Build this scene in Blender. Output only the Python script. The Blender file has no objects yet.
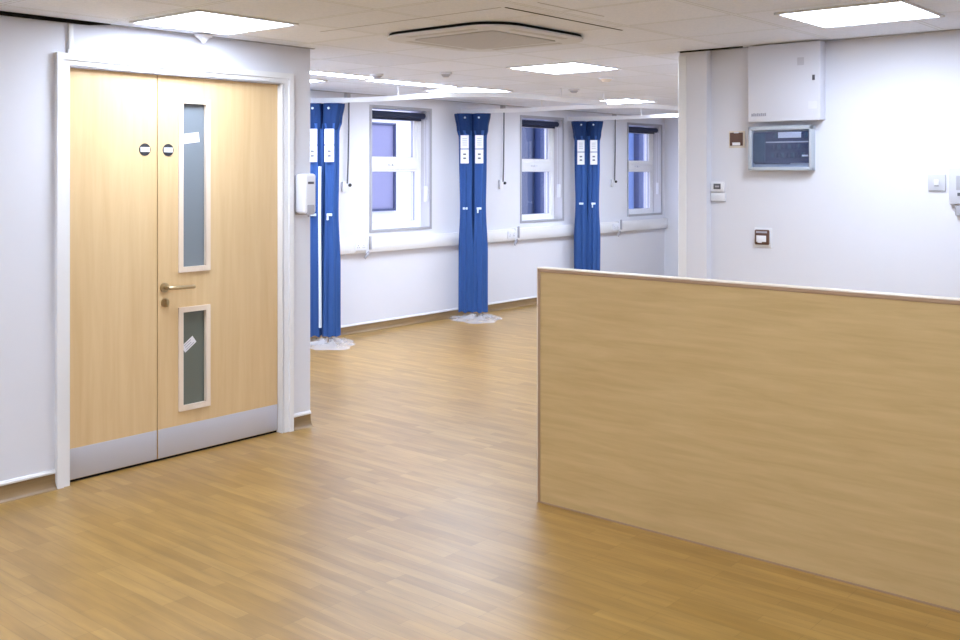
import bpy, bmesh, math, random
from mathutils import Vector, Matrix
random.seed(7)
S = bpy.context.scene
C = S.collection
PI = math.pi

# ------------------------------------------------------------------ camera, world, exposure
cam_d = bpy.data.cameras.new('camera')
cam = bpy.data.objects.new('camera', cam_d)
C.objects.link(cam)
cam.location = (0, 0, 1.55)
cam.rotation_euler = (PI/2, 0, math.radians(40.35 - 90))
cam_d.sensor_width = 36
cam_d.lens = 1018/960*36
cam_d.shift_y = -(320-172)/960
cam_d.clip_start = 0.05
S.camera = cam

w = bpy.data.worlds.new('world')
S.world = w
w.use_nodes = True
bg = w.node_tree.nodes['Background']
bg.inputs[0].default_value = (0.62, 0.68, 1.0, 1)
bg.inputs[1].default_value = 2.8

S.view_settings.view_transform = 'Standard'
S.view_settings.look = 'None'
S.view_settings.gamma = 1
S.view_settings.exposure = 0.22
LIGHT = 23.0         # emission of the ceiling panels
HC = 2.305           # ceiling height
YD, YW, XR, XE = 4.82, 7.25, 5.75, 12.52   # door wall, window wall, right wall, end wall

# ------------------------------------------------------------------ materials
def mat(name, col, rough=0.5, metal=0.0, spec=0.5, coat=0.0, emit=None, estr=0, bump=None):
    m = bpy.data.materials.new(name)
    m.use_nodes = True
    nt = m.node_tree
    b = nt.nodes['Principled BSDF']
    b.inputs['Base Color'].default_value = (*col, 1)
    b.inputs['Roughness'].default_value = rough
    b.inputs['Metallic'].default_value = metal
    b.inputs['Specular IOR Level'].default_value = spec
    b.inputs['Coat Weight'].default_value = coat
    if emit:
        b.inputs['Emission Color'].default_value = (*emit, 1)
        b.inputs['Emission Strength'].default_value = estr
    if bump:
        tc = nt.nodes.new('ShaderNodeTexCoord')
        n = nt.nodes.new('ShaderNodeTexNoise'); n.inputs['Scale'].default_value = bump[0]
        n.inputs['Detail'].default_value = 3
        bp = nt.nodes.new('ShaderNodeBump'); bp.inputs['Strength'].default_value = bump[1]
        bp.inputs['Distance'].default_value = 0.003
        nt.links.new(tc.outputs['Object'], n.inputs['Vector'])
        nt.links.new(n.outputs['Fac'], bp.inputs['Height'])
        nt.links.new(bp.outputs['Normal'], b.inputs['Normal'])
    return m

def ramp(nt, fac, stops):
    r = nt.nodes.new('ShaderNodeValToRGB')
    el = r.color_ramp.elements
    while len(el) < len(stops): el.new(0.5)
    for e, (p, c) in zip(el, stops):
        e.position = p; e.color = (*c, 1)
    nt.links.new(fac, r.inputs[0])
    return r.outputs[0]

def mixc(nt, fac, a, b, mode='MIX'):
    n = nt.nodes.new('ShaderNodeMix'); n.data_type = 'RGBA'; n.blend_type = mode
    for sock, v in ((n.inputs[0], fac), (n.inputs[6], a), (n.inputs[7], b)):
        if isinstance(v, (int, float)): sock.default_value = v
        elif isinstance(v, tuple): sock.default_value = (*v, 1)
        else: nt.links.new(v, sock)
    return n.outputs[2]

def grain_mat(name, c0, c1, scale, rough, amount=1.0, coat=0.0):
    """fine streaky wood grain; scale = mapping scale, small along the grain"""
    m = mat(name, c0, rough, coat=coat)
    nt = m.node_tree; b = nt.nodes['Principled BSDF']
    tc = nt.nodes.new('ShaderNodeTexCoord'); mp = nt.nodes.new('ShaderNodeMapping')
    mp.inputs['Scale'].default_value = scale
    nt.links.new(tc.outputs['Object'], mp.inputs['Vector'])
    n = nt.nodes.new('ShaderNodeTexNoise'); n.inputs['Scale'].default_value = 1.0
    n.inputs['Detail'].default_value = 5; n.inputs['Roughness'].default_value = 0.6
    n.inputs['Distortion'].default_value = 0.4
    nt.links.new(mp.outputs[0], n.inputs['Vector'])
    col = ramp(nt, n.outputs['Fac'], [(0.3, c0), (0.7, c1)])
    nt.links.new(col, b.inputs['Base Color'])
    return m

def floor_mat(name):
    m = mat(name, (0.5, 0.33, 0.16), 0.3)
    nt = m.node_tree; b = nt.nodes['Principled BSDF']
    tc = nt.nodes.new('ShaderNodeTexCoord')
    mp = nt.nodes.new('ShaderNodeMapping'); mp.inputs['Rotation'].default_value = (0, 0, PI/2)
    nt.links.new(tc.outputs['Object'], mp.inputs['Vector'])
    def brick(bw, rh, c1, c2, off):
        br = nt.nodes.new('ShaderNodeTexBrick')
        br.inputs['Scale'].default_value = 1.0
        br.inputs['Brick Width'].default_value = bw
        br.inputs['Row Height'].default_value = rh
        br.inputs['Mortar Size'].default_value = 0.0008
        br.inputs['Mortar Smooth'].default_value = 0.3
        br.inputs['Color1'].default_value = (*c1, 1); br.inputs['Color2'].default_value = (*c2, 1)
        br.inputs['Mortar'].default_value = tuple(x*0.72 for x in c1) + (1,)
        br.offset = off; br.offset_frequency = 3
        nt.links.new(mp.outputs[0], br.inputs['Vector'])
        return br.outputs['Color']
    base = brick(0.46, 0.055, (0.325, 0.180, 0.036), (0.425, 0.252, 0.068), 0.37)
    mp2 = nt.nodes.new('ShaderNodeMapping'); mp2.inputs['Scale'].default_value = (30, 3.2, 1)
    nt.links.new(tc.outputs['Object'], mp2.inputs['Vector'])
    n = nt.nodes.new('ShaderNodeTexNoise'); n.inputs['Scale'].default_value = 1.0; n.inputs['Detail'].default_value = 5
    nt.links.new(mp2.outputs[0], n.inputs['Vector'])
    g = ramp(nt, n.outputs['Fac'], [(0.3, (0.82, 0.81, 0.76)), (0.7, (1.12, 1.12, 1.12))])
    col = mixc(nt, 1.0, base, g, 'MULTIPLY')
    n3 = nt.nodes.new('ShaderNodeTexNoise'); n3.inputs['Scale'].default_value = 0.9
    nt.links.new(tc.outputs['Object'], n3.inputs['Vector'])
    g3 = ramp(nt, n3.outputs['Fac'], [(0.35, (0.93, 0.93, 0.92)), (0.65, (1.05, 1.05, 1.05))])
    col = mixc(nt, 1.0, col, g3, 'MULTIPLY')
    nt.links.new(col, b.inputs['Base Color'])
    b.inputs['Roughness'].default_value = 0.35
    b.inputs['Specular IOR Level'].default_value = 0.95
    bp = nt.nodes.new('ShaderNodeBump'); bp.inputs['Strength'].default_value = 0.12; bp.inputs['Distance'].default_value = 0.002
    nt.links.new(n.outputs['Fac'], bp.inputs['Height']); nt.links.new(bp.outputs[0], b.inputs['Normal'])
    return m

def ceiling_mat(name):
    """600 mm mineral fibre tiles in a thin T-bar grid"""
    m = mat(name, (0.74, 0.72, 0.72), 0.9, spec=0.2)
    nt = m.node_tree; b = nt.nodes['Principled BSDF']
    tc = nt.nodes.new('ShaderNodeTexCoord')
    sx = nt.nodes.new('ShaderNodeSeparateXYZ'); nt.links.new(tc.outputs['Object'], sx.inputs[0])
    def M(op, a, bb=None):
        n = nt.nodes.new('ShaderNodeMath'); n.operation = op
        for i, v in enumerate((a, bb)):
            if v is None: continue
            if isinstance(v, (int, float)): n.inputs[i].default_value = v
            else: nt.links.new(v, n.inputs[i])
        return n.outputs[0]
    def edge(s, off, wdt):
        u = M('FRACT', M('DIVIDE', M('SUBTRACT', s, off-60), 0.6))
        d = M('MULTIPLY', M('MINIMUM', u, M('SUBTRACT', 1.0, u)), 0.6)
        return M('LESS_THAN', d, wdt)
    bar = M('MAXIMUM', edge(sx.outputs[0], 2.7, 0.011), edge(sx.outputs[1], 4.03, 0.011))
    gap = M('MAXIMUM', edge(sx.outputs[0], 2.7, 0.014), edge(sx.outputs[1], 4.03, 0.014))
    gap = M('SUBTRACT', gap, bar)
    n = nt.nodes.new('ShaderNodeTexNoise'); n.inputs['Scale'].default_value = 90; n.inputs['Detail'].default_value = 4
    nt.links.new(tc.outputs['Object'], n.inputs['Vector'])
    tile = ramp(nt, n.outputs['Fac'], [(0.35, (0.80, 0.84, 0.93)), (0.6, (0.86, 0.89, 0.97))])
    # slight difference from tile to tile
    wn = nt.nodes.new('ShaderNodeTexWhiteNoise'); wn.noise_dimensions = '2D'
    cx = nt.nodes.new('ShaderNodeCombineXYZ')
    nt.links.new(M('FLOOR', M('DIVIDE', M('SUBTRACT', sx.outputs[0], 2.7-60), 0.6)), cx.inputs[0])
    nt.links.new(M('FLOOR', M('DIVIDE', M('SUBTRACT', sx.outputs[1], 4.03-60), 0.6)), cx.inputs[1])
    nt.links.new(cx.outputs[0], wn.inputs['Vector'])
    tv = ramp(nt, wn.outputs['Value'], [(0, (0.96, 0.96, 0.96)), (1, (1.03, 1.03, 1.03))])
    tile = mixc(nt, 1.0, tile, tv, 'MULTIPLY')
    c = mixc(nt, bar, tile, (0.82, 0.86, 0.92))
    c = mixc(nt, gap, c, (0.46, 0.46, 0.48))
    nt.links.new(c, b.inputs['Base Color'])
    bp = nt.nodes.new('ShaderNodeBump'); bp.inputs['Strength'].default_value = 0.15; bp.inputs['Distance'].default_value = 0.002
    nt.links.new(n.outputs['Fac'], bp.inputs['Height']); nt.links.new(bp.outputs[0], b.inputs['Normal'])
    return m

def glass_mat(name, refl=0.08, tint=(1, 1, 1)):
    m = bpy.data.materials.new(name); m.use_nodes = True
    nt = m.node_tree; nt.nodes.clear()
    o = nt.nodes.new('ShaderNodeOutputMaterial'); mx = nt.nodes.new('ShaderNodeMixShader')
    t = nt.nodes.new('ShaderNodeBsdfTransparent'); t.inputs[0].default_value = (*tint, 1)
    g = nt.nodes.new('ShaderNodeBsdfGlossy'); g.inputs['Roughness'].default_value = 0.02
    mx.inputs[0].default_value = refl
    nt.links.new(t.outputs[0], mx.inputs[1]); nt.links.new(g.outputs[0], mx.inputs[2])
    nt.links.new(mx.outputs[0], o.inputs[0])
    return m

def film_mat(name):
    m = bpy.data.materials.new(name); m.use_nodes = True
    nt = m.node_tree; nt.nodes.clear()
    o = nt.nodes.new('ShaderNodeOutputMaterial'); mx = nt.nodes.new('ShaderNodeMixShader')
    t = nt.nodes.new('ShaderNodeBsdfTransparent')
    p = nt.nodes.new('ShaderNodeBsdfPrincipled'); p.inputs['Base Color'].default_value = (0.85, 0.85, 0.9, 1)
    p.inputs['Roughness'].default_value = 0.2
    mx.inputs[0].default_value = 0.34
    nt.links.new(t.outputs[0], mx.inputs[1]); nt.links.new(p.outputs[0], mx.inputs[2])
    nt.links.new(mx.outputs[0], o.inputs[0])
    return m

M_ = dict(
    wall=mat('wall_paint', (0.78, 0.787, 0.845), 0.6, spec=0.2, bump=(60, 0.05)),
    ceil=ceiling_mat('ceiling_tiles'),
    tile=mat('plain_tile', (0.72, 0.70, 0.70), 0.85, spec=0.2),
    floor=floor_mat('vinyl_wood_floor'),
    cove=grain_mat('coved_skirting', (0.20, 0.12, 0.045), (0.29, 0.18, 0.075), (3, 3, 40), 0.4),
    gloss=mat('white_gloss_paint', (0.86, 0.86, 0.87), 0.3),
    upvc=mat('white_upvc', (0.93, 0.94, 0.97), 0.3),
    plastic=mat('white_plastic', (0.84, 0.85, 0.90), 0.35),
    ctrim=mat('grey_window_trim', (0.40, 0.40, 0.43), 0.5),
    reveal=mat('window_reveal', (0.66, 0.65, 0.68), 0.6),
    door=grain_mat('door_veneer', (0.70, 0.485, 0.245), (0.77, 0.565, 0.315), (22, 22, 1.3), 0.33),
    bead=grain_mat('beading', (0.80, 0.66, 0.52), (0.86, 0.73, 0.60), (20, 20, 2), 0.3),
    kick=mat('brushed_kick_plate', (0.60, 0.60, 0.66), 0.38, metal=0.35),
    brass=mat('satin_handle_metal', (0.55, 0.43, 0.26), 0.3, metal=0.9),
    dglass=mat('door_obscure_glass', (0.205, 0.235, 0.265), 0.2, spec=0.5),
    dglass2=mat('door_obscure_glass_lower', (0.155, 0.175, 0.15), 0.2, spec=0.5),
    paper=mat('paper', (0.88, 0.89, 0.93), 0.6),
    ink=mat('print_ink', (0.16, 0.16, 0.19), 0.6),
    greyink=mat('grey_print', (0.38, 0.38, 0.44), 0.6),
    black=mat('black_plastic', (0.03, 0.03, 0.035), 0.4),
    gap=mat('dark_gap', (0.012, 0.012, 0.014), 0.9, spec=0.1),
    panel=grain_mat('panel_veneer', (0.53, 0.365, 0.155), (0.64, 0.455, 0.215), (2.2, 2.2, 26), 0.38),
    lip=mat('hardwood_lipping', (0.40, 0.255, 0.155), 0.35),
    liptop=mat('pale_lipping', (0.85, 0.74, 0.62), 0.35),
    curtain=mat('blue_curtain', (0.036, 0.098, 0.30), 0.75, spec=0.2, bump=(160, 0.3)),
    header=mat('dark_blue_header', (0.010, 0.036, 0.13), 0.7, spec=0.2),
    tie=mat('pale_tie', (0.72, 0.83, 0.95), 0.6),
    film=film_mat('clear_plastic_film'),
    blind=mat('dark_blind_fabric', (0.022, 0.03, 0.07), 0.8),
    glass=glass_mat('window_glass'),
    clear=glass_mat('clear_cover', 0.05, (0.85, 0.88, 0.95)),
    steel=mat('powder_coated_steel', (0.74, 0.75, 0.82), 0.35),
    light=mat('pale_sticker', (0.80, 0.81, 0.85), 0.5),
    offwhite=mat('offwhite_plastic', (0.62, 0.63, 0.69), 0.45),
    cufr=mat('pale_grey_casing', (0.50, 0.545, 0.60), 0.4),
    navy=mat('navy_board', (0.02, 0.042, 0.115), 0.5),
    teal=mat('teal_board', (0.03, 0.09, 0.16), 0.5),
    brown=mat('bronze_plate', (0.14, 0.075, 0.055), 0.4, metal=0.3),
    cream=mat('cream_plastic', (0.80, 0.72, 0.62), 0.5),
    dgrey=mat('dark_grey_plastic', (0.11, 0.11, 0.13), 0.35),
    mgrey=mat('mid_grey_plastic', (0.45, 0.45, 0.5), 0.45),
    lamp=mat('lamp_diffuser', (0.9, 0.9, 0.9), 0.4, emit=(0.87, 0.99, 1.20), estr=LIGHT),
    ac=mat('cassette_casing', (0.72, 0.74, 0.78), 0.6),
    acg=mat('cassette_grille', (0.58, 0.58, 0.59), 0.6),
    ext_white=mat('white_render', (0.95, 0.95, 0.98), 0.8, spec=0.1),
    ext_blue=mat('blue_cladding', (0.085, 0.105, 0.165), 0.6),
    ext_blue2=mat('bright_blue_cladding', (0.105, 0.175, 0.36), 0.6),
    ext_dark=mat('dark_blue_downpipe', (0.03, 0.05, 0.13), 0.6),
    ext_lav=mat('lavender_pane', (0.30, 0.30, 0.43), 0.3),
    asphalt=mat('yard_ground', (0.16, 0.16, 0.17), 0.9, bump=(30, 0.4)),
)

# ------------------------------------------------------------------ mesh helpers
class MB:
    def __init__(s): s.bm = bmesh.new()
    def box(s, x0, x1, y0, y1, z0, z1, bev=0, rot=None, seg=2):
        r = bmesh.ops.create_cube(s.bm, size=1)
        vs = r['verts']
        c = Vector(((x0+x1)/2, (y0+y1)/2, (z0+z1)/2))
        d = (abs(x1-x0), abs(y1-y0), abs(z1-z0))
        for v in vs:
            p = Vector((v.co.x*d[0], v.co.y*d[1], v.co.z*d[2]))
            v.co = (rot @ p if rot else p) + c
        if bev:
            es = list({e for v in vs for e in v.link_edges})
            bmesh.ops.bevel(s.bm, geom=es, offset=min(bev, min(d)*0.45), segments=seg, affect='EDGES', profile=0.5)
        return s
    def cyl(s, p0, p1, r0, r1=None, n=20):
        p0, p1 = Vector(p0), Vector(p1)
        r1 = r0 if r1 is None else r1
        d = p1-p0
        q = d.to_track_quat('Z', 'Y').to_matrix().to_4x4()
        bmesh.ops.create_cone(s.bm, cap_ends=True, segments=n, radius1=r0, radius2=r1, depth=d.length,
                              matrix=Matrix.Translation((p0+p1)/2) @ q)
        return s
    def ball(s, c, r, sc=(1, 1, 1)):
        bmesh.ops.create_uvsphere(s.bm, u_segments=16, v_segments=10, radius=r,
                                  matrix=Matrix.Translation(c) @ Matrix.Diagonal((*sc, 1)))
        return s
    def prism(s, pts, z0, z1):
        """pts in xy, extruded along z"""
        a = [s.bm.verts.new((x, y, z0)) for x, y in pts]
        b = [s.bm.verts.new((x, y, z1)) for x, y in pts]
        n = len(pts)
        s.bm.faces.new(a[::-1]); s.bm.faces.new(b)
        for i in range(n):
            j = (i+1) % n
            s.bm.faces.new((a[i], a[j], b[j], b[i]))
        return s
    def sweep(s, path, prof, closed=False):
        """prof: list of (side, up) offsets swept along a path in the xy-plane (z free)"""
        rings = []
        n = len(path)
        for i, p in enumerate(path):
            p = Vector(p)
            a = Vector(path[max(i-1, 0)]); b = Vector(path[min(i+1, n-1)])
            t = (b-a).normalized(); up = Vector((0, 0, 1))
            if abs(t.z) > 0.9: up = Vector((0, 1, 0))
            sd = t.cross(up).normalized(); u2 = sd.cross(t).normalized()
            rings.append([s.bm.verts.new(p + sd*q[0] + u2*q[1]) for q in prof])
        m = len(prof)
        for i in range(n-1):
            for k in range(m):
                l = (k+1) % m
                s.bm.faces.new((rings[i][k], rings[i][l], rings[i+1][l], rings[i+1][k]))
        s.bm.faces.new(rings[0][::-1]); s.bm.faces.new(rings[-1])
        return s
    def tube(s, path, r, n=10):
        return s.sweep(path, [(r*math.cos(2*PI*k/n), r*math.sin(2*PI*k/n)) for k in range(n)])
    def build(s, name, m, parent=None, smooth=True):
        bm = s.bm
        if parent is not None:
            L = Vector((0, 0, 0)); par = parent
            while par: L = L + par.location; par = par.parent
            bmesh.ops.translate(bm, verts=bm.verts, vec=-L)
        bmesh.ops.recalc_face_normals(bm, faces=bm.faces)
        me = bpy.data.meshes.new(name); bm.to_mesh(me); bm.free()
        if smooth:
            for p in me.polygons: p.use_smooth = True
            try: me.set_sharp_from_angle(angle=math.radians(35))
            except Exception: pass
        me.materials.append(m)
        o = bpy.data.objects.new(name, me); C.objects.link(o)
        if parent is not None: o.parent = parent
        return o

def frame_parts(x0, x1, y0, y1, z0, z1, t, bev=0.002, sides='LRTB'):
    """butt-jointed rectangular frame in one mesh"""
    b = MB()
    zb = z0+t if 'B' in sides else z0
    zt = z1-t
    b.box(x0, x0+t, y0, y1, z0 if 'B' not in sides else zb, zt, 0); b.box(x1-t, x1, y0, y1, z0 if 'B' not in sides else zb, zt, 0)
    b.box(x0, x1, y0, y1, zt, z1, 0)
    if 'B' in sides: b.box(x0, x1, y0, y1, z0, zb, 0)
    return b

def tag(o, label, cat, group=None, kind=None):
    o['label'] = label; o['category'] = cat
    if group: o['group'] = group
    if kind: o['kind'] = kind
    return o
def thing(name, loc, label, cat, group=None, kind=None):
    o = bpy.data.objects.new(name, None); C.objects.link(o)
    o.empty_display_size = 0.1
    o.location = loc
    return tag(o, label, cat, group, kind)
def copy_tree(o, loc, label=None):
    r = o.copy(); C.objects.link(r); r.location = loc
    if label: r['label'] = label
    for ch in list(o.children):
        c = ch.copy(); C.objects.link(c); c.parent = r
        for g in list(ch.children):
            d = g.copy(); C.objects.link(d); d.parent = c
    return r
def holes_wall(mb, x0, x1, y0, y1, z0, z1, holes):
    """wall running along x with rectangular openings (xa, xb, za, zb)"""
    xs = x0
    for xa, xb, za, zb in sorted(holes):
        mb.box(xs, xa, y0, y1, z0, z1)
        if za > z0: mb.box(xa, xb, y0, y1, z0, za)
        if zb < z1: mb.box(xa, xb, y0, y1, zb, z1)
        xs = xb
    mb.box(xs, x1, y0, y1, z0, z1)
    return mb

# ------------------------------------------------------------------ room shell
XB, YB = -3.2, -3.6        # walls behind the viewpoint
WIN = [(6.885, 7.735), (9.26, 10.09), (11.56, 12.43)]
WZ0, WZ1 = 0.975, 2.19
DX0, DX1, DH = 2.518, 3.846, 2.078
XC = 4.07                  # outside corner of the door wall

tag(MB().box(XB, XE, YB, YW, -0.1, 0).build('floor', M_['floor']),
    'honey-coloured wood-strip vinyl floor with a soft sheen', 'floor', kind='structure')
tag(MB().box(XB, XE, YB, YW, HC, HC+0.1).build('ceiling', M_['ceil']),
    'pale grey suspended ceiling of square mineral tiles', 'ceiling', kind='structure')
# wall with the double door; it returns towards the window wall at its outside corner
b = MB(); holes_wall(b, XB, XC, YD, YD+0.14, 0, HC, [(DX0, DX1, 0, DH)])
b.box(XC-0.14, XC, YD+0.14, YW, 0, HC)
tag(b.build('wall_left', M_['wall'], smooth=False), 'white wall around the double door, ending in an outside corner', 'wall', kind='structure')
b = MB(); holes_wall(b, XC-0.14, XE+0.15, YW, YW+0.28, 0, HC, [(a, c, WZ0, WZ1) for a, c in WIN])
tag(b.build('wall_back', M_['wall'], smooth=False), 'long white wall with three windows at the far side', 'wall', kind='structure')
tag(MB().box(XE, XE+0.15, 3.0, YW, 0, HC).build('wall_end', M_['wall']), 'plain pale end wall past the third window', 'wall', kind='structure')
b = MB().box(XR, XR+0.14, YB, 3.19, 0, HC)
b.box(XR-0.06, XR+0.001, 3.0, 3.19, 0, HC)
b.box(XR+0.14, XE, 3.05, 3.19, 0, HC)
tag(b.build('wall_right', M_['wall'], smooth=False), 'white wall on the right behind the low partition, with a shallow boxed column at its end', 'wall', kind='structure')
tag(MB().box(XB-0.12, XB, YB, YD, 0, HC).build('wall_rear', M_['wall']), 'white wall behind the viewpoint', 'wall', kind='structure')
tag(MB().box(XB, XR, YB-0.12, YB, 0, HC).build('wall_near', M_['wall']), 'white wall to the right of the viewpoint', 'wall', kind='structure')
# plastic corner strip at the end of the right wall
b = MB()
b.prism([(XR-0.066, 3.14), (XR-0.06, 3.14), (XR-0.06, 3.19), (XR-0.02, 3.19), (XR-0.02, 3.197), (XR-0.060, 3.197), (XR-0.066, 3.190)], 0.1, HC-0.03)
tag(b.build('trim_1', M_['gloss']), 'slim white corner bead on the end of the boxed column', 'trim', kind='structure')
# perimeter angle under the ceiling
b = MB()
b.box(XB, XC+0.02, YD-0.022, YD, HC-0.004, HC)
b.box(XR-0.082, XR-0.06, 2.98, 3.19, HC-0.004, HC); b.box(XR-0.022, XR, YB, 3.0, HC-0.004, HC)
b.box(XC, XE, YW-0.022, YW, HC-0.004, HC)
tag(b.build('trim_2', M_['ctrim']), 'thin metal edge angle where the ceiling meets the walls', 'trim', kind='structure')
# open dark joint between ceiling and wall at the upper left, over the column end too
b = MB()
w0 = [(1.70, HC-0.010), (2.00, HC-0.020), (2.35, HC-0.021), (2.62, HC-0.019), (2.73, HC-0.006), (2.74, HC-0.001), (1.70, HC-0.001)]
fa = [b.bm.verts.new((x, YD-0.026, z)) for x, z in w0]; fb = [b.bm.verts.new((x, YD-0.020, z)) for x, z in w0]
b.bm.faces.new(fa); b.bm.faces.new(fb[::-1])
for i in range(7): b.bm.faces.new((fa[i], fb[i], fb[(i+1) % 7], fa[(i+1) % 7]))
b.prism([(XR-0.086, 3.17), (XR-0.086, 2.75), (XR-0.08, 2.75), (XR-0.08, 3.17)], HC-0.010, HC-0.001)
tag(b.build('trim_3', M_['gap'], smooth=False), 'open black joint between ceiling tiles and wall', 'trim', kind='structure')

# coved skirtings: a brown vinyl up-stand with a white capping strip
def skirting(name, segs, label):
    r = thing(name, (segs[0][0][0], segs[0][0][1], 0), label, 'skirting', kind='structure')
    b = MB(); c = MB()
    for (xa, ya), (xb, yb), (nx, ny) in segs:
        d = Vector((xb-xa, yb-ya, 0))
        prof = [(0, 0), (0.034, 0), (0.024, 0.004), (0.014, 0.016), (0.006, 0.035), (0.004, 0.075), (0, 0.075)]
        for bb, pr in ((b, prof), (c, [(0, 0.074), (0.009, 0.074), (0.011, 0.082), (0.006, 0.092), (0, 0.094)])):
            va = [bb.bm.verts.new((xa+nx*o, ya+ny*o, z)) for o, z in pr]
            vb = [bb.bm.verts.new((xb+nx*o, yb+ny*o, z)) for o, z in pr]
            n = len(pr)
            for i in range(n):
                j = (i+1) % n
                bb.bm.faces.new((va[i], va[j], vb[j], vb[i]))
            bb.bm.faces.new(va); bb.bm.faces.new(vb[::-1])
    b.build('coving', M_['cove'], r)
    c.build('capping_strip', M_['gloss'], r)
    return r
skirting('baseboard_left', [((XB, YD), (2.455, YD), (0, -1)), ((3.925, YD), (XC, YD), (0, -1)), ((XC, YD+0.25), (XC, YW), (1, 0))],
         'brown coved skirting with a white cap either side of the double door')
skirting('baseboard_back', [((XC, YW), (XE, YW), (0, -1)), ((XE, 3.19), (XE, YW), (-1, 0))], 'brown coved skirting below the windows')
skirting('baseboard_right', [((XR, YB), (XR, 3.0), (-1, 0)), ((XR-0.06, 3.0), (XR-0.06, 3.19), (-1, 0))], 'brown coved skirting along the right wall behind the partition')

# ------------------------------------------------------------------ double door
dr = thing('door_1', ((DX0+DX1)/2, YD, 0), 'pair of unequal pale beech doors in a white frame', 'door', kind='structure')
YL = 4.845                        # front face of the leaves
AX0, AX1, AZ = 2.453, 3.921, 2.137
b = frame_parts(AX0, AX1, YD-0.018, YD, 0, AZ, DX0-AX0, sides='LRT')
q = frame_parts(AX0, AX1, YD-0.028, YD-0.018, 0, AZ, DX0-AX0-0.032, sides='LRT')
me_ = bpy.data.meshes.new('tmp'); q.bm.to_mesh(me_); q.bm.free(); b.bm.from_mesh(me_); bpy.data.meshes.remove(me_)
b.build('architrave', M_['gloss'], dr)
b = MB()
b.box(DX0-0.001, DX0+0.004, YD-0.018, YD+0.14, 0, DH); b.box(DX1-0.004, DX1+0.001, YD-0.018, YD+0.14, 0, DH)
b.box(DX0, DX1, YD-0.018, YD+0.14, DH-0.004, DH+0.001)
b.build('door_lining', M_['gloss'], dr)
XM = 3.035
assert AX1-DX1 > 0.05
V1 = (3.184, 3.342, 1.024, 1.932); V2 = (3.184, 3.342, 0.266, 0.788)
def leaf(x0, x1, holes):
    z0, z1 = 0.013, DH-0.008
    b = MB()
    if not holes:
        b.box(x0, x1, YL, YL+0.044, z0, z1, 0.0015)
    else:
        xa, xb = holes[0][0], holes[0][1]
        b.box(x0, xa, YL, YL+0.044, z0, z1); b.box(xb, x1, YL, YL+0.044, z0, z1)
        zs = z0
        for h in sorted(holes, key=lambda h: h[2]):
            b.box(xa, xb, YL, YL+0.044, zs, h[2]); zs = h[3]
        b.box(xa, xb, YL, YL+0.044, zs, z1)
    return b
lf = leaf(DX0+0.006, XM-0.0025, None).build('narrow_leaf', M_['door'], dr, smooth=False)
rt = leaf(XM+0.0025, DX1-0.006, [(V1[0], V1[1], V1[2], V1[3]), (V1[0], V1[1], V2[2], V2[3])]).build('wide_leaf', M_['door'], dr, smooth=False)
MB().box(XM-0.004, XM+0.012, YL+0.02, YL+0.044, 0.01, DH-0.01).build('meeting_stile_seal', M_['brown'], lf)
MB().box(DX0+0.008, DX1-0.008, YL+0.006, YL+0.044, 0.0, 0.0125).build('threshold_seal', M_['gap'], dr)
for x0, x1, l in ((DX0+0.008, XM-0.004, lf), (XM+0.004, DX1-0.008, rt)):
    MB().box(x0, x1, YL-0.0015, YL+0.0005, 0.015, 0.168, 0.0006).build('kick_plate', M_['kick'], l)
for (xa, xb, za, zb) in ((V1[0], V1[1], V1[2], V1[3]), (V1[0], V1[1], V2[2], V2[3])):
    t = 0.022
    b = frame_parts(xa-t, xb+t, YL-0.010, YL+0.012, za-t, zb+t, t+0.006)
    b.build('glazing_bead', M_['bead'], rt)
    MB().box(xa+0.001, xb-0.001, YL+0.018, YL+0.024, za+0.001, zb-0.001).build('glass_pane', M_['dglass' if za > 1 else 'dglass2'], rt)
# lever handle and lock on the wide leaf
hx, hz = 3.077, 0.928
b = MB().cyl((hx, YL, hz), (hx, YL-0.009, hz), 0.026, n=28)
b.cyl((hx, YL-0.009, hz), (hx, YL-0.05, hz), 0.011)
b.tube([(hx, YL-0.048, hz), (hx+0.012, YL-0.056, hz), (hx+0.03, YL-0.060, hz), (hx+0.145, YL-0.058, hz-0.003), (hx+0.150, YL-0.056, hz-0.003)], 0.0105, 12)
b.build('lever_handle', M_['brass'], rt)
b = MB().cyl((hx+0.004, YL, hz-0.082), (hx+0.004, YL-0.008, hz-0.082), 0.024, n=28)
b.box(hx-0.002, hx+0.010, YL-0.028, YL-0.006, hz-0.104, hz-0.062, 0.004)
b.build('lock_escutcheon', M_['brass'], rt)
# round fire-door discs
for x, lab in ((2.96, 'round black and white door disc on the narrow leaf'), (3.10, 'round black and white door disc on the wide leaf beside the tall glass')):
    z = 1.669
    r = thing('door_sign', (x, YL, z), lab, 'sign', 'round discs on the double door')
    MB().cyl((x, YL, z), (x, YL-0.003, z), 0.033, n=36).build('disc', M_['black'], r)
    MB().box(x-0.027, x+0.027, YL-0.0042, YL-0.0028, z-0.0125, z+0.0125, 0.0005).build('white_band', M_['paper'], r)
    b = MB()
    for i in range(9): b.box(x-0.021+i*0.0048, x-0.0178+i*0.0048, YL-0.0050, YL-0.0040, z-0.004, z+0.003+0.001*(i % 2))
    b.build('lettering', M_['greyink'], r)
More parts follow.
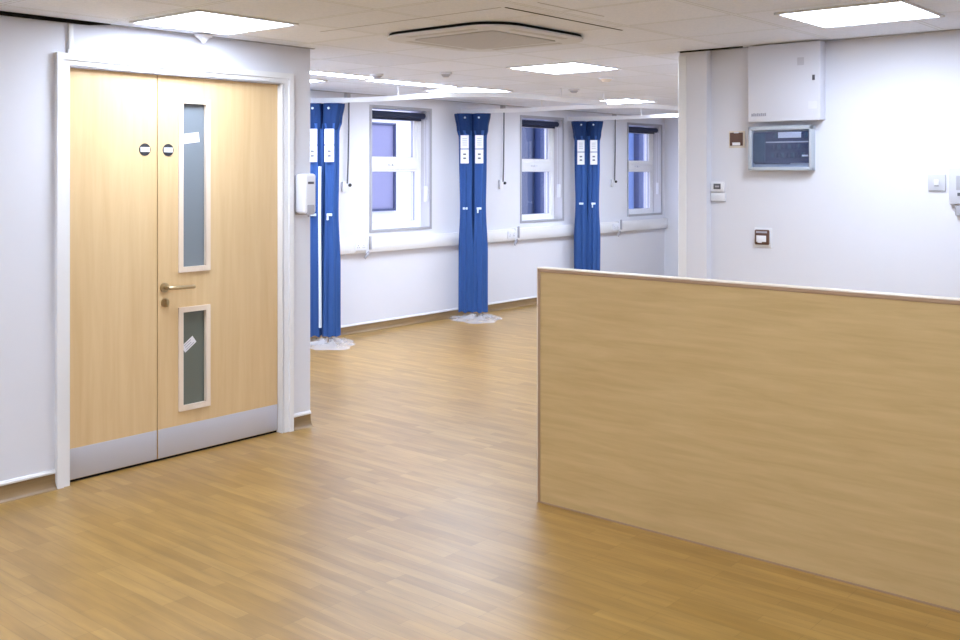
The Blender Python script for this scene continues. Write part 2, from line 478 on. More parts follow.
# white papers stuck on the glass
def note(x0, x1, z0, z1, ang, lab):
    cx, cz = (x0+x1)/2, (z0+z1)/2
    r = thing('paper_notice', (cx, YL+0.016, cz), lab, 'notice')
    R = Matrix.Rotation(ang, 3, 'Y')
    MB().box(x0, x1, YL+0.0160, YL+0.0172, z0, z1, rot=R).build('paper_sheet', M_['paper'], r)
    b = MB(); w_ = x1-x0
    for i, k in enumerate((0.7, 0.5, 0.6)):
        zz = (i-1)*0.013
        p = R @ Vector((-(0.7-k)*w_*0.3, 0, zz))
        b.box(cx+p.x-k*w_/2, cx+p.x+k*w_/2, YL+0.0152, YL+0.0158, cz+p.z-0.0017, cz+p.z+0.0017, rot=R)
    b.build('print', M_['greyink'], r)
note(3.198, 3.307, 1.71, 1.765, -0.13, 'small white paper stuck on the tall upper door glass')
note(3.197, 3.285, 0.578, 0.622, -0.62, 'tilted white paper stuck on the short lower door glass')

# ------------------------------------------------------------------ door wall fittings
r = thing('conduit_trunking', (2.53, YD, AZ), 'short white cable trunking running from the ceiling to the top left of the door frame', 'trunking')
MB().box(2.518, 2.543, YD-0.015, YD, AZ, HC-0.004, 0.003).build('trunking_cover', M_['gloss'], r)
MB().box(2.512, 2.549, YD-0.018, YD, AZ, AZ+0.02, 0.003).build('trunking_end', M_['gloss'], r)

r = thing('soap_dispenser', (3.99, YD, 1.29), 'white wall-mounted sanitiser dispenser at the corner right of the double door', 'dispenser')
x0, x1, y0, z0, z1 = 3.945, 4.035, YD-0.102, 1.292, 1.54
MB().box(x0, x1, y0, YD-0.008, z0+0.008, z1, 0.018, seg=4).build('dispenser_body', M_['plastic'], r)
MB().box(x0+0.004, x1-0.004, YD-0.012, YD, z0, z1-0.01, 0.004).build('back_plate', M_['mgrey'], r)
MB().box(x0+0.022, x1-0.022, y0-0.0015, y0+0.004, z1-0.062, z1-0.048, 0.001).build('level_window', M_['dgrey'], r)
MB().box(x0+0.016, x1-0.016, y0-0.003, y0+0.03, z0+0.002, z0+0.062, 0.006).build('nozzle_recess', M_['mgrey'], r)
MB().cyl(((x0+x1)/2, y0+0.02, z0+0.02), ((x0+x1)/2, y0+0.02, z0-0.012), 0.008, 0.006).build('nozzle', M_['mgrey'], r)

# ------------------------------------------------------------------ ceiling panel lights
def panel_light(cx, cy, lab, s=0.5975):
    r = thing('ceiling_light', (cx, cy, HC), lab, 'ceiling light', 'square ceiling panel lights')
    h = s/2; b = MB(); t = 0.018
    for q in ((-h, h, -h, -h+t), (-h, h, h-t, h), (-h, -h+t, -h, h), (h-t, h, -h, h)):
        b.box(cx+q[0], cx+q[1], cy+q[2], cy+q[3], HC-0.010, HC-0.0005, 0.002)
    b.build('light_frame', M_['gloss'], r)
    MB().box(cx-h+t, cx+h-t, cy-h+t, cy+h-t, HC-0.007, HC-0.0015).build('diffuser', M_['lamp'], r)
    return r
L0 = panel_light(3.045, 4.345, 'square panel light in the ceiling right above the double door')
for x, y, l in ((4.88, 1.765, 'square panel light in the ceiling nearest the right wall above the low partition'),
                (6.0, 4.30, 'square panel light in the ceiling right of the air conditioning cassette'),
                (5.26, 6.66, 'square panel light in the ceiling above the first curtain, mostly behind the wall corner'),
                (7.10, 6.18, 'square panel light in the ceiling at the end of the strip lights'),
                (9.2, 5.88, 'square panel light in the ceiling in front of the third curtain'),
                (10.6, 5.83, 'square panel light in the ceiling farthest away beside the end column')):
    copy_tree(L0, (x, y, HC), l)
for x, y in ((0.6, 4.0), (0.6, 1.82), (2.4, 1.2), (-1.6, 1.2), (0.0, -1.2), (3.6, -1.6), (8.6, 3.95)):  # unseen panels, added to brighten the room
    copy_tree(L0, (x, y, HC), 'unseen square panel light added in the ceiling to brighten the room')
def strip_light(x0, x1, yc, lab):
    r = thing('strip_light', ((x0+x1)/2, yc, HC), lab, 'ceiling light', 'strip lights in a row')
    MB().box(x0, x1, yc-0.085, yc+0.085, HC-0.005, HC-0.0005, 0.001).build('light_body', M_['gloss'], r)
    MB().box(x0+0.02, x1-0.02, yc-0.07, yc+0.07, HC-0.008, HC-0.0045, 0.001).build('diffuser', M_['lamp'], r)
strip_light(4.35, 5.63, 5.94, 'long slim strip light in the ceiling, the one nearer the wall corner')
strip_light(5.74, 6.72, 6.04, 'slim strip light in the ceiling, the one farther from the wall corner')

# ------------------------------------------------------------------ ceiling cassette
CX, CY = 4.31, 3.62
r = thing('air_conditioning_cassette', (CX, CY, HC), 'square ceiling air conditioning cassette with a dark outer slot', 'air conditioner')
def rsq(h, rad, n=8, cx=CX, cy=CY):
    pts = []
    for k, (sx, sy) in enumerate(((1, 1), (-1, 1), (-1, -1), (1, -1))):
        for i in range(n+1):
            a = PI/2*k + PI/2*i/n
            pts.append((cx+sx*(h-rad)+rad*math.cos(a), cy+sy*(h-rad)+rad*math.sin(a)))
    return pts
def ring_face(b, outer, inner, z0, z1):
    n = len(outer)
    A = [b.bm.verts.new((x, y, z0)) for x, y in outer]; B = [b.bm.verts.new((x, y, z0)) for x, y in inner]
    A2 = [b.bm.verts.new((x, y, z1)) for x, y in outer]; B2 = [b.bm.verts.new((x, y, z1)) for x, y in inner]
    for i in range(n):
        j = (i+1) % n
        b.bm.faces.new((A[i], A[j], B[j], B[i])); b.bm.faces.new((A2[j], A2[i], B2[i], B2[j]))
        b.bm.faces.new((A[i], A2[i], A2[j], A[j])); b.bm.faces.new((B[i], B[j], B2[j], B2[i]))
MB().prism(rsq(0.435, 0.20), HC-0.018, HC-0.001).build('slot_recess', M_['gap'], r)
b = MB(); ring_face(b, rsq(0.445, 0.21), rsq(0.285, 0.03), HC-0.026, HC-0.0165)
b.build('casing', M_['ac'], r)
b = MB(); b.prism(rsq(0.286, 0.03, cx=CX+0.02, cy=CY+0.02), HC-0.0275, HC-0.0165)
for i in range(15):
    y = CY-0.26+i*0.036
    b.box(CX-0.24, CX+0.28, y-0.004+0.02, y+0.004+0.02, HC-0.0285, HC-0.027)
b.build('intake_grille', M_['acg'], r)
for k in range(4):
    R = Matrix.Rotation(PI/2*k, 4, 'Z')
    b = MB().box(-0.24, 0.24, 0.345, 0.385, -0.0275, -0.0255, 0.0008)
    b.bm.transform(Matrix.Translation((CX, CY, HC)) @ R)
    b.build('air_flap', M_['acg'], r)
b = MB()            # joints of the larger access tiles around the cassette
b.box(3.63, 4.62, 2.928, 2.936, HC-0.002, HC)
tag(b.build('trim_4', M_['gap'], smooth=False), 'dark open joint between tiles to the right of the cassette', 'trim', kind='structure')
b = MB().box(3.615, 3.621, 2.95, 4.2, HC-0.0012, HC)
b.box(3.62, 4.15, 2.735, 2.740, HC-0.0012, HC)
tag(b.build('trim_5', M_['ctrim'], smooth=False), 'grey joints between tiles to the left of the cassette', 'trim', kind='structure')

# detectors
def detector(x, y, rad, lab, m='mgrey', drop=0.035):
    r = thing('smoke_detector', (x, y, HC), lab, 'detector')
    MB().cyl((x, y, HC), (x, y, HC-drop*0.45), rad, n=28).build('detector_base', M_['plastic'], r)
    MB().cyl((x, y, HC-drop*0.45), (x, y, HC-drop), rad*0.8, rad*0.45, n=28).build('detector_head', M_[m], r)
detector(5.46, 5.68, 0.05, 'small round detector on the ceiling beside the first strip light')
detector(5.72, 5.20, 0.045, 'small round detector on the ceiling just behind the cassette')
detector(6.85, 4.50, 0.06, 'small cream detector on the ceiling behind the middle panel light', 'cream')
detector(7.62, 5.35, 0.05, 'small round detector on the ceiling right of the merged far lights')
r = thing('motion_sensor', (3.27, 4.765, HC), 'white cone-shaped motion sensor hanging at the ceiling edge above the door', 'sensor')
MB().cyl((3.27, 4.765, HC-0.004), (3.27, 4.765, HC-0.016), 0.05, 0.045, n=28).build('sensor_base', M_['plastic'], r)
MB().cyl((3.27, 4.765, HC-0.016), (3.27, 4.765, HC-0.040), 0.036, 0.014, n=28).ball((3.27, 4.765, HC-0.038), 0.015).build('sensor_lens', M_['plastic'], r)

# ------------------------------------------------------------------ windows
def window(i, xa, xb, lab):
    z0, z1 = WZ0, WZ1
    r = thing('window_%d' % i, ((xa+xb)/2, YW, z0), lab, 'window', kind='structure')
    b = frame_parts(xa-0.016, xb+0.016, YW-0.008, YW-0.0005, z0-0.018, z1+0.018, 0.028)
    b.build('window_trim', M_['ctrim'], r)
    b = MB(); e = 0.004          # lining of the reveal
    b.box(xa, xa+e, YW, YW+0.28, z0, z1); b.box(xb-e, xb, YW, YW+0.28, z0, z1)
    b.box(xa, xb, YW, YW+0.28, z1-e, z1); b.box(xa, xb, YW, YW+0.28, z0, z0+e)
    b.build('reveal_lining', M_['reveal'], r)
    yf = YW+0.13                 # frame
    zt0, zt1 = 1.575, 1.665      # transom
    b = MB(); g = 0.05
    b = frame_parts(xa+0.004, xb-0.004, yf, yf+0.07, z0+0.004, z1-0.022, g-0.004)
    b.box(xa+g, xb-g, yf-0.004, yf+0.07, zt0, zt1, 0.006)
    fr = b.build('window_frame', M_['upvc'], r)
    k = 0.055                    # opening sash above, fixed light below
    for nm, za, zb, k in (('upper_sash', zt1, z1-g-0.02, 0.055), ('lower_sash', zt0-0.0, z0+g, 0.03)):
        za, zb = min(za, zb), max(za, zb)
        b = MB()
        b.box(xa+g, xa+g+k, yf+0.006, yf+0.06, za, zb); b.box(xb-g-k, xb-g, yf+0.006, yf+0.06, za, zb)
        b.box(xa+g+k, xb-g-k, yf+0.006, yf+0.06, za, za+k*0.7); b.box(xa+g+k, xb-g-k, yf+0.006, yf+0.06, zb-k*0.7, zb)
        s = b.build(nm, M_['upvc'], r)
        MB().box(xa+g+k-0.004, xb-g-k+0.004, yf+0.03, yf+0.036, za+k*0.7-0.004, zb-k*0.7+0.004).build('glass_pane', M_['glass'], s)
        b = MB(); q = 0.007; X0, X1, Z0, Z1 = xa+g+k-q, xb-g-k+q, za+k*0.7-q, zb-k*0.7+q   # dark rubber gasket
        for c in ((X0, X0+q+0.004, Z0, Z1), (X1-q-0.004, X1, Z0, Z1), (X0, X1, Z0, Z0+q+0.003), (X0, X1, Z1-q-0.003, Z1)):
            b.box(c[0], c[1], yf+0.020, yf+0.042, c[2], c[3])
        b.build('gasket', M_['mgrey'], s)
    b = MB().box((xa+xb)/2-0.06, (xa+xb)/2+0.06, yf-0.016, yf-0.002, zt0+0.04, zt0+0.058, 0.004)
    b.box((xa+xb)/2-0.02, (xa+xb)/2+0.01, yf-0.03, yf-0.012, zt0+0.036, zt0+0.062, 0.004)
    b.build('window_catch', M_['plastic'], r)
def blind(xa, xb, lab):
    z = WZ1-0.062; y = YW+0.05
    r = thing('roller_blind', ((xa+xb)/2, y, z), lab, 'blind', 'rolled-up dark blinds in the windows')
    b = MB().cyl((xa+0.035, y, z), (xb-0.05, y, z), 0.031, n=24)
    b.box(xa+0.04, xb-0.055, y+0.026, y+0.032, z-0.05, z, 0.001)
    b.build('blind_roll', M_['blind'], r)
    b = MB().box(xb-0.048, xb-0.026, y-0.034, y+0.034, z-0.036, WZ1-0.006, 0.006)
    b.build('bracket', M_['mgrey'], r)
    b = MB().box(xa+0.006, xa+0.034, y-0.03, y+0.03, z-0.035, WZ1-0.006, 0.006)
    b.build('bracket', M_['mgrey'], r)
    MB().cyl((xb-0.052, y, z), (xb-0.030, y, z), 0.028, n=24).build('end_cap', M_['plastic'], r)
    for dy in (-0.020, 0.020): MB().tube([(xb-0.018, y+dy, z), (xb-0.016, y+dy, 1.45), (xb-0.016, y+dy*0.6, 1.35)], 0.0025, 8).build('chain', M_['plastic'], r)
    MB().box(xb-0.026, xb-0.005, y-0.022, y+0.022, 1.24, 1.40, 0.006).build('chain_tensioner', M_['plastic'], r)
names = ('between the first and second curtains', 'between the second and third curtains', 'beside the end wall, farthest away')
for i, (xa, xb) in enumerate(WIN):
    window(i+1, xa, xb, 'white-framed two-light window ' + names[i])
    blind(xa, xb, 'dark blue roller blind rolled up in the window ' + names[i])

# ------------------------------------------------------------------ dado trunking under the windows
r = thing('dado_trunking', (8.3, YW, 0.77), 'long white cable trunking running below the three windows', 'trunking')
MB().box(XC+0.004, XE-0.004, YW-0.05, YW-0.0005, 0.772, 0.905, 0.006).build('trunking_body', M_['gloss'], r)
MB().box(XC+0.006, XE-0.006, YW-0.054, YW-0.048, 0.795, 0.882, 0.002).build('trunking_lid', M_['gloss'], r)
for x in (6.80, 9.12, 11.28): MB().box(x-0.035, x+0.035, YW-0.058, YW-0.001, 0.768, 0.909, 0.003).build('coupler', M_['plastic'], r)
for x, l in ((6.70, 'white double socket on the trunking left of the first window'), (9.02, 'white double socket on the trunking left of the second window'),
             (11.18, 'white double socket on the trunking left of the third window')):
    s = thing('socket_outlet', (x, YW-0.054, 0.80), l, 'socket', 'sockets on the dado trunking')
    MB().box(x-0.073, x+0.073, YW-0.064, YW-0.054, 0.796, 0.882, 0.003).build('face_plate', M_['plastic'], s)
    for dx in (-0.035, 0.035):
        b = MB()
        for px, pz in ((0, 0.012), (-0.011, -0.008), (0.011, -0.008)): b.box(x+dx+px-0.003, x+dx+px+0.003, YW-0.0648, YW-0.0635, 0.834+pz-0.004, 0.834+pz+0.004)
        b.build('pin_holes', M_['dgrey'], s)
    for dx in (-0.055, 0.055): MB().box(x+dx-0.006, x+dx+0.006, YW-0.067, YW-0.063, 0.855, 0.875, 0.002).build('rocker_switch', M_['plastic'], s)
    # bracket hook at the coupler
    h = thing('cable_bracket', (x+0.12, YW-0.058, 0.75), 'small grey angled bracket on the trunking ' + l.split('trunking ')[1], 'bracket', 'brackets on the dado trunking')
    b = MB().box(x+0.105, x+0.135, YW-0.072, YW-0.058, 0.80, 0.93, 0.003)
    b.box(x+0.03, x+0.115, YW-0.070, YW-0.060, 0.735, 0.765, 0.003, rot=Matrix.Rotation(-0.8, 3, 'Y'))
    b.build('bracket_arm', M_['mgrey'], h)

# ------------------------------------------------------------------ pull cords between the bays
for x, l in ((6.56, 'first'), (8.905, 'second'), (11.20, 'third')):
    r = thing('pull_cord', (x, YW-0.03, 1.38), 'thin grey pull cord with a black knob hanging just right of the %s curtain' % l, 'pull cord', 'pull cords beside the curtains')
    MB().box(x-0.022, x+0.022, YW-0.045, YW, HC-0.05, HC-0.004, 0.004).build('cord_housing', M_['mgrey'], r)
    MB().tube([(x+0.012, YW-0.03, HC-0.05), (x+0.008, YW-0.032, 1.95), (x, YW-0.034, 1.66), (x-0.012, YW-0.036, 1.44)], 0.0075, 8).build('cord', M_['dgrey'], r)
    MB().box(x-0.06, x+0.0, YW-0.03, YW, 1.36, 1.46, 0.008).build('cord_cleat', M_['plastic'], r)
    MB().ball((x+0.022, YW-0.035, 1.425), 0.017).build('cord_knob', M_['black'], r)

# ------------------------------------------------------------------ curtain rails: straight from the wall, then bending along the bays
ZR = 2.203
def rail(x, y2, x_end, lab):
    r = thing('curtain_rail', (x, YW, ZR), lab, 'curtain rail', 'white bed-bay curtain rails')
    rad = 0.62; pts = []
    for i in range(11):
        t = i/10; pts.append((x-0.22*(1-t*t*(3-2*t))**1.0, YW-0.002-0.62*t, ZR))
    pts += [(x, y2+rad+0.05, ZR), (x, y2+rad, ZR)]
    for i in range(1, 13):
        a = PI/2*i/12
        pts.append((x+rad*(1-math.cos(a)), y2+rad-rad*math.sin(a), ZR))
    pts += [(x_end, y2, ZR)]
    hw, hh = 0.013, 0.021
    MB().sweep(pts, [(-hw, -hh), (hw, -hh), (hw, hh), (-hw, hh)]).build('rail_track', M_['gloss'], r)
    MB().box(x-0.25, x-0.19, YW-0.012, YW, ZR-0.035, ZR+0.035, 0.004).build('wall_bracket', M_['plastic'], r)
    for px, py in ((x, 6.35), (x+1.1, y2), (x_end-0.05, y2)):
        MB().cyl((px, py, ZR+0.02), (px, py, HC-0.001), 0.006, n=10).build('hanger', M_['plastic'], r)
rail(6.36, 5.38, 8.2, 'white ceiling curtain rail starting at the first curtain')
rail(8.46, 5.22, 10.2, 'white ceiling curtain rail starting at the second curtain')
rail(10.42, 5.22, 12.1, 'white ceiling curtain rail starting at the third curtain')

# ------------------------------------------------------------------ curtains, gathered at the wall
def lobe(cx, cy, prof, nf, amp, seed, z_top, z_bot, n=96, m=40):
    """folded cloth column. prof(z) -> (rx, ry, dx, dy)"""
    rnd = random.Random(seed); ph = [rnd.random()*6 for _ in range(4)]
    b = MB(); rings = []
    for j in range(m+1):
        z = z_top + (z_bot-z_top)*j/m
        rx, ry, dx, dy = prof(z)
        ring = []
        for i in range(n):
            a = 2*PI*i/n
            f = 1 + amp*math.sin(nf*a+ph[0]+0.35*math.sin(z*2.3+ph[1])) + amp*0.4*math.sin((nf*2+1)*a+ph[2]+z*0.9)
            ring.append(b.bm.verts.new((cx+dx+rx*f*math.cos(a), cy+dy+ry*f*math.sin(a), z + (0.008*math.sin(nf*a+ph[3]) if j == m else 0))))
        rings.append(ring)
    for j in range(m):
        for i in range(n):
            k = (i+1) % n
            b.bm.faces.new((rings[j][i], rings[j][k], rings[j+1][k], rings[j+1][i]))
    b.bm.faces.new(rings[0][::-1]); b.bm.faces.new(rings[-1])
    return b
def interp(z, tab):
    tab = sorted(tab)
    if z <= tab[0][0]: return tab[0][1:]
    for a, c in zip(tab, tab[1:]):
        if z <= c[0]:
            t = (z-a[0])/(c[0]-a[0]); t = t*t*(3-2*t)
            return tuple(p+(q-p)*t for p, q in zip(a[1:], c[1:]))
    return tab[-1][1:]
FW = Vector((math.cos(math.radians(35)), math.sin(math.radians(35)), 0))   # room diagonal the bundles face
SD = Vector((FW.y, -FW.x, 0))
def curtain(x, lab, z_bot, seed, film):
    """two bundles side by side along the rail, built around (x, y)"""
    y = YW-0.235
    r = thing('bed_curtain', (x, y, 0), lab, 'curtain', 'blue curtains gathered against the window wall')
    cs = [Vector((x, y, 0)) - SD*0.073, Vector((x, y, 0)) + SD*0.073]
    tab = [(z_bot, 0.078, 0.078), (0.7, 0.072, 0.08), (1.17, 0.058, 0.064), (1.6, 0.058, 0.072), (1.93, 0.059, 0.072), (2.0, 0.076, 0.08), (2.17, 0.088, 0.09)]
    for k, c in enumerate(cs):
        s = 1 if k else -1
        def prof(z, s=s):
            rx, ry = interp(z, tab)
            lean = interp(z, [(z_bot, -0.006), (1.17, -0.004), (1.9, 0.0), (2.0, 0.008), (2.18, 0.022)])[0]
            return rx, ry, SD.x*lean*s, SD.y*lean*s
        cl = lobe(c.x, c.y, prof, 6, 0.17, seed*3+k, 1.985, z_bot).build('curtain_panel', M_['curtain'], r)
        def prof2(z, s=s):
            a = prof(z); return a[0]*1.09, a[1]*1.09, a[2], a[3]
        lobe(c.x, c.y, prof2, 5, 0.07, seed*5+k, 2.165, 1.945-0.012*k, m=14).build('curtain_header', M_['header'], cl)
        # folded white labels, facing into the room
        def plate(name, z0, z1, wd, off, m, sh=0.0, th=0.003):
            ctr = c + SD*(s*0.004+sh) - FW*(0.086+off)
            b = MB()
            R = Matrix.Rotation(math.atan2(SD.y, SD.x), 3, 'Z')
            b.box(ctr.x-wd/2, ctr.x+wd/2, ctr.y-th/2, ctr.y+th/2, z0, z1, rot=R)
            return b.build(name, m, cl)
        wd = 0.086
        plate('care_label', 1.795, 1.935, wd, 0, M_['paper'])
        plate('care_label', 1.640, 1.787, wd, 0, M_['paper'])
        for q in range(4): plate('label_print', 1.83+q*0.022, 1.835+q*0.022, 0.05, 0.003, M_['greyink'])
        for q in range(2): plate('label_print', 1.685+q*0.042, 1.702+q*0.042, 0.03, 0.003, M_['ink'])
        # pale tie half way down
        t = c - FW*0.066
        b = MB(); R = Matrix.Rotation(math.atan2(SD.y, SD.x), 3, 'Z')
        b.box(t.x-0.026, t.x+0.026, t.y-0.006, t.y+0.006, 1.155, 1.18, 0.004, rot=R)
        if k: b.box(t.x-0.03, t.x-0.01, t.y-0.005, t.y+0.005, 1.12, 1.165, 0.003)
        b.build('tie', M_['tie'], cl)
        for q in range(3): MB().cyl((c.x-0.03+q*0.03, c.y, 2.15), (c.x-0.03+q*0.03, c.y, 2.182), 0.004, n=8).build('hook', M_['plastic'], cl)
        MB().ball((c.x-FW.x*0.098, c.y-FW.y*0.098, 2.12), 0.011).build('stud', M_['tie'], cl)
    # added fold whose dark colour stands for the shade between the two bundles
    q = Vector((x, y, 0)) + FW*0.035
    lobe(q.x, q.y, lambda z: (0.052, 0.052, 0, 0), 4, 0.06, seed+11, 2.14, z_bot+0.02).build('gap_shade_fold', M_['header'], r)
    if film:
        f = thing('plastic_film', (x, y, 0), 'crumpled clear plastic film on the floor under the %s curtain' % film, 'plastic film')
        rnd = random.Random(seed); b = MB(); n, m = 40, 8; rings = []
        for j in range(m+1):
            rr = 0.03+0.245*j/m
            ring = []
            for i in range(n):
                a = 2*PI*i/n
                wob = 1 + 0.14*math.sin(3*a+seed)+0.08*math.sin(7*a+1)
                zz = 0.0015 + (1-j/m)**0.7*0.060*(0.55+0.45*math.sin(5*a+j*1.3+seed)) + (0.010*abs(math.sin(9*a+j)) if j < m else 0)
                ring.append(b.bm.verts.new((x+0.03-FW.x*0.05+rr*wob*math.cos(a)*1.0, min(y-0.04-FW.y*0.03+rr*wob*math.sin(a), YW-0.012), zz)))
            rings.append(ring)
        for j in range(m):
            for i in range(n):
                k = (i+1) % n; b.bm.faces.new((rings[j][i], rings[j][k], rings[j+1][k], rings[j+1][i]))
        b.build('film_sheet', M_['film'], f)
    return r
c1 = curtain(6.075, 'blue gathered curtain nearest the wall corner, with white labels and a pale hanging strip', 0.080, 1, 'first')
curtain(8.14, 'blue gathered curtain between the first and second windows, film at its foot', 0.080, 2, 'second')
curtain(10.27, 'blue gathered curtain between the second and third windows, cut off by the partition top', 0.05, 3, None)
# the pale strip of lining hanging from the first curtain
q = Vector((6.075, YW-0.235, 0)) - SD*0.01 - FW*0.078
MB().tube([(q.x, q.y, 1.60), (q.x-0.004, q.y, 1.2), (q.x, q.y, 0.7), (q.x+0.003, q.y, 0.16)], 0.014, 10).build('lining_strip', M_['tie'], c1)

# ------------------------------------------------------------------ low partition / counter front
PX, PY1, PY0, PZ, PT = 3.82, 2.890, -0.9, 1.100, 0.05
r = thing('low_partition', (PX+PT/2, (PY0+PY1)/2, 0), 'low oak-veneered partition with a hardwood-lipped top standing on the floor', 'partition')
MB().box(PX+0.001, PX+PT, PY0, PY1-0.014, 0.0, PZ-0.018, 0.001).build('partition_panel', M_['panel'], r, smooth=False)
b = MB().box(PX-0.002, PX+PT+0.002, PY0, PY1, PZ-0.018, PZ-0.003, 0.001)
b.box(PX-0.002, PX+PT+0.002, PY1-0.014, PY1-0.002, 0, PZ-0.018, 0.001)
b.build('edge_lipping', M_['lip'], r)
b = MB().box(PX-0.003, PX+PT+0.003, PY0, PY1+0.001, PZ-0.003, PZ+0.002, 0.001)
b.box(PX-0.0035, PX+PT+0.003, PY1-0.002, PY1+0.002, 0, PZ+0.001, 0.0008)
b.build('pale_edge_strip', M_['liptop'], r)

MB().box(PX-0.0015, PX+0.002, PY0, PY1-0.014, 0.0, 0.007).build('base_shade_line', M_['lip'], r)  # dark strip laid on as the shadow line at the panel's foot

# ------------------------------------------------------------------ right wall fittings (wall face x = XR, they project towards -x)
def wbox(b, y0, y1, z0, z1, d0, d1, bev=0, rot=None):
    return b.box(XR-d1, XR-d0, y0, y1, z0, z1, bev, rot)
r = thing('electrical_enclosure', (XR, 2.52, 1.86), 'large white steel electrical enclosure under the ceiling on the right wall', 'enclosure')
D = 0.09
ey0, ey1, ez0, ez1 = 2.272, 2.712, 1.846, 2.301
wbox(MB(), ey0+0.004, ey1-0.004, ez0+0.006, ez1, 0, D-0.014, 0.004).build('enclosure_body', M_['steel'], r)
dd = wbox(MB(), ey0, ey1, ez0, ez1-0.002, D-0.016, D, 0.006).build('enclosure_door', M_['steel'], r)
wbox(MB(), ey0+0.03, ey0+0.045, 2.075, 2.105, D, D+0.006, 0.002).build('door_lock', M_['dgrey'], dd)
wbox(MB(), ey0+0.095, ey0+0.135, 2.165, 2.210, D, D+0.0015).build('warning_sticker', M_['kick'], dd)
wbox(MB(), ey0+0.018, ey0+0.07, 1.912, 1.955, D, D+0.0015).build('rating_sticker', M_['light'], dd)
b = MB()
for i in range(8): wbox(b, ey1-0.022-i*0.0118-0.009, ey1-0.022-i*0.0118, 1.880, 1.896+0.002*(i % 2), D, D+0.0012)
b.build('maker_lettering', M_['greyink'], dd)
# consumer unit with a clear cover over dark breakers
r = thing('consumer_unit', (XR, 2.55, 1.57), 'grey consumer unit with a clear cover over navy breakers below the white enclosure', 'consumer unit')
cy0, cy1, cz0, cz1 = 2.335, 2.728, 1.558, 1.822
D = 0.06
b = MB(); t = 0.022
wbox(b, cy0, cy1, cz0, cz1, 0, D-0.030, 0.006)
wbox(b, cy0, cy1, cz0, cz0+t, D-0.032, D, 0.006); wbox(b, cy0, cy1, cz1-t-0.004, cz1, D-0.032, D, 0.006)
wbox(b, cy0, cy0+t*0.8, cz0, cz1, D-0.032, D, 0.006); wbox(b, cy1-t*1.2, cy1, cz0, cz1, D-0.032, D, 0.006)
b.build('unit_casing', M_['cufr'], r)
wbox(MB(), cy0+0.02, cy1-0.026, cz0+0.045, cz1-0.035, D-0.030, D-0.020).build('breaker_board', M_['navy'], r)
wbox(MB(), cy1-0.102, cy1-0.034, cz0+0.052, cz1-0.042, D-0.021, D-0.012, 0.002).build('main_switch_block', M_['teal'], r)
for row, zc in enumerate((1.765, 1.700, 1.650)):
    for i in range(11):
        y = cy0+0.030+i*0.0205
        if row == 0 and 2 <= i <= 8: continue
        wbox(MB(), y, y+0.0175, zc-0.016, zc+0.014, D-0.022, D-0.014, 0.001).build('breaker', M_['navy'] if (i+row) % 3 else M_['teal'], r)
wbox(MB(), cy0+0.068, cy0+0.208, 1.750, 1.784, D-0.021, D-0.012, 0.001).build('white_label_strip', M_['paper'], r)
wbox(MB(), cy0+0.026, cy1-0.108, 1.722, 1.730, D-0.021, D-0.014).build('divider_strip', M_['cufr'], r)
wbox(MB(), cy0+0.026, cy0+0.062, 1.640, 1.650, D-0.014, D-0.012).build('breaker_tag', M_['paper'], r)
wbox(MB(), cy0+0.14, cy1-0.03, 1.596, 1.604, D-0.032, D-0.028).build('printed_line', M_['navy'], r)
wbox(MB(), cy0+0.016, cy1-0.022, cz0+0.02, cz1-0.022, D-0.008, D-0.004).build('clear_cover', M_['clear'], r)

# upper and lower bronze plates
r = thing('wall_switch', (XR, 2.825, 1.70), 'small square bronze switch plate left of the consumer unit', 'switch')
wbox(MB(), 2.772, 2.878, 1.697, 1.800, 0, 0.006, 0.002).build('backing_plate', M_['cream'], r)
wbox(MB(), 2.784, 2.870, 1.710, 1.790, 0.006, 0.012, 0.003).build('switch_plate', M_['brown'], r)
b = MB(); wbox(b, 2.800, 2.852, 1.712, 1.730, 0.012, 0.014, 0.001); wbox(b, 2.812, 2.842, 1.786, 1.796, 0.006, 0.013, 0.001)
b.build('white_insert', M_['paper'], r)
r = thing('card_reader', (XR, 2.655, 1.10), 'rounded dark brown device with a white square, alone low on the right wall', 'card reader')
wbox(MB(), 2.600, 2.712, 1.098, 1.216, 0, 0.006, 0.003).build('backing_plate', M_['paper'], r)
wbox(MB(), 2.611, 2.704, 1.115, 1.205, 0.006, 0.024, 0.010).build('device_body', M_['brown'], r)
wbox(MB(), 2.622, 2.692, 1.185, 1.196, 0.023, 0.0255, 0.001).build('display_slot', M_['mgrey'], r)
wbox(MB(), 2.628, 2.690, 1.132, 1.170, 0.023, 0.026, 0.003).build('white_insert', M_['paper'], r)
wbox(MB(), 2.655, 2.682, 1.126, 1.134, 0.023, 0.0262, 0.001).build('white_tab', M_['paper'], r)
r = thing('thermostat', (XR, 2.95, 1.36), 'white thermostat with a dark screen next to the boxed column', 'thermostat')
wbox(MB(), 2.905, 3.000-0.004, 1.428, 1.490, 0, 0.022, 0.004).build('thermostat_body', M_['plastic'], r)
wbox(MB(), 2.925, 2.973, 1.444, 1.478, 0.0215, 0.0235, 0.003).build('screen', M_['dgrey'], r)
wbox(MB(), 2.935, 2.962, 1.456, 1.466, 0.023, 0.0242).build('screen_digits', M_['mgrey'], r)
wbox(MB(), 2.900, 3.000-0.003, 1.372, 1.424, 0, 0.014, 0.003).build('lower_module', M_['plastic'], r)
wbox(MB(), 2.900, 3.000-0.003, 1.366, 1.373, 0, 0.012, 0.001).build('module_base', M_['mgrey'], r)
r = thing('light_switch', (XR, 1.67, 1.45), 'white square light switch on the right wall beside the alarm panel', 'switch')
wbox(MB(), 1.622, 1.712, 1.450, 1.538, 0, 0.010, 0.003).build('switch_plate', M_['offwhite'], r)
wbox(MB(), 1.654, 1.680, 1.478, 1.510, 0.009, 0.015, 0.003).build('rocker', M_['plastic'], r)
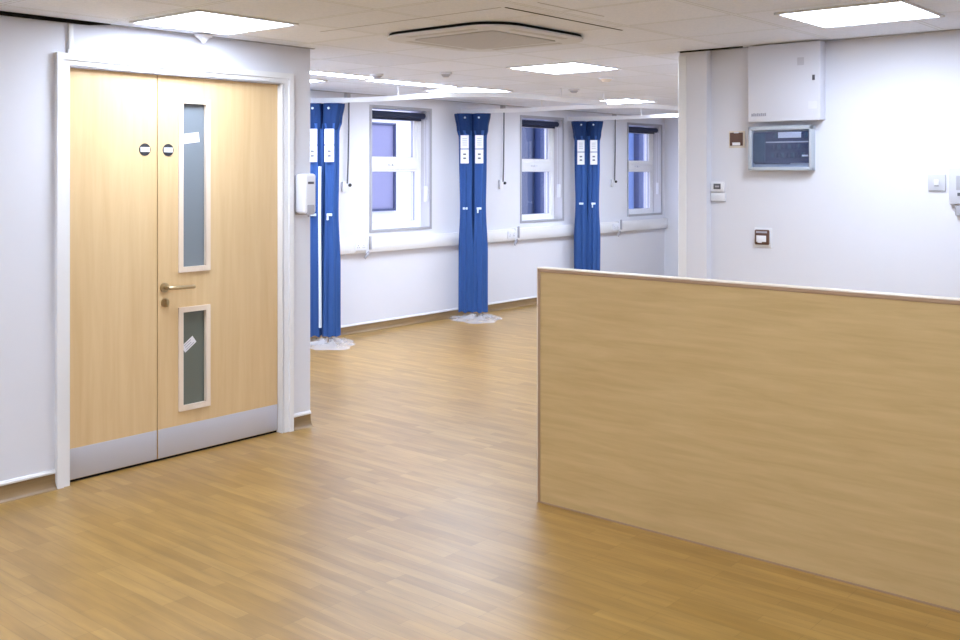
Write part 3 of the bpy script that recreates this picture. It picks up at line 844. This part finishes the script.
wbox(MB(), 1.656, 1.678, 1.474, 1.478, 0.009, 0.013).build('rocker_shadow_gap', M_['dgrey'], r)
wbox(MB(), 1.624, 1.710, 1.445, 1.451, 0, 0.006).build('mounting_edge', M_['mgrey'], r)
r = thing('alarm_panel', (XR, 1.50, 1.36), 'white alarm panel with dark buttons cut off by the right edge of the picture', 'alarm panel')
wbox(MB(), 1.40, 1.600, 1.378, 1.572, 0, 0.035, 0.008).build('panel_body', M_['offwhite'], r)
wbox(MB(), 1.42, 1.562, 1.455, 1.530, 0.034, 0.037, 0.002).build('display', M_['mgrey'], r)
for i in range(4): wbox(MB(), 1.538-i*0.032-0.02+0.012, 1.555-i*0.032, 1.424, 1.441, 0.034, 0.040, 0.002).build('button', M_['dgrey'], r)
wbox(MB(), 1.41, 1.57, 1.318, 1.378, 0, 0.024, 0.004).build('lower_module', M_['mgrey'], r)

# ------------------------------------------------------------------ outside the windows
tag(MB().box(3, 30, YW+0.3, 24, -3.2, -3.0).build('yard_ground', M_['asphalt']), 'yard outside the windows', 'ground', kind='structure')
NY = 10.0
r = thing('neighbouring_building', (13.0, NY, -3.0), 'neighbouring white and blue building seen through the windows', 'building')
MB().box(4.5, 12.2, NY, NY+0.3, -3, 7.0).build('white_wall', M_['ext_white'], r)
MB().box(12.2, 15.0, NY, NY+0.3, -3, 7.0).build('blue_wall', M_['ext_blue'], r)
MB().box(15.0, 22, NY, NY+0.3, -3, 7.0).build('bright_blue_wall', M_['ext_blue2'], r)
pp = MB().cyl((13.17, NY-0.08, -3), (13.17, NY-0.08, 6.6), 0.09, n=16)
pp.build('downpipe', M_['ext_dark'], r)
MB().box(16.15, 16.31, NY-0.12, NY, -3, 6.8, 0.02).build('dark_fin', M_['ext_dark'], r)
for x0, x1 in ((9.0, 9.93), (6.3, 7.3)):
    b = MB()
    for q in ((x0, x0+0.03, 1.02, 2.22), (x1-0.03, x1, 1.02, 2.22), (x0, x1, 2.19, 2.22), (x0, x1, 1.02, 1.05)):
        b.box(q[0], q[1], NY-0.05, NY+0.01, q[2], q[3])
    f = b.build('window_surround', M_['ext_dark'], r)
    MB().box(x0+0.02, x1-0.02, NY-0.02, NY+0.005, 1.03, 2.21).build('window_pane', M_['ext_lav'], f)
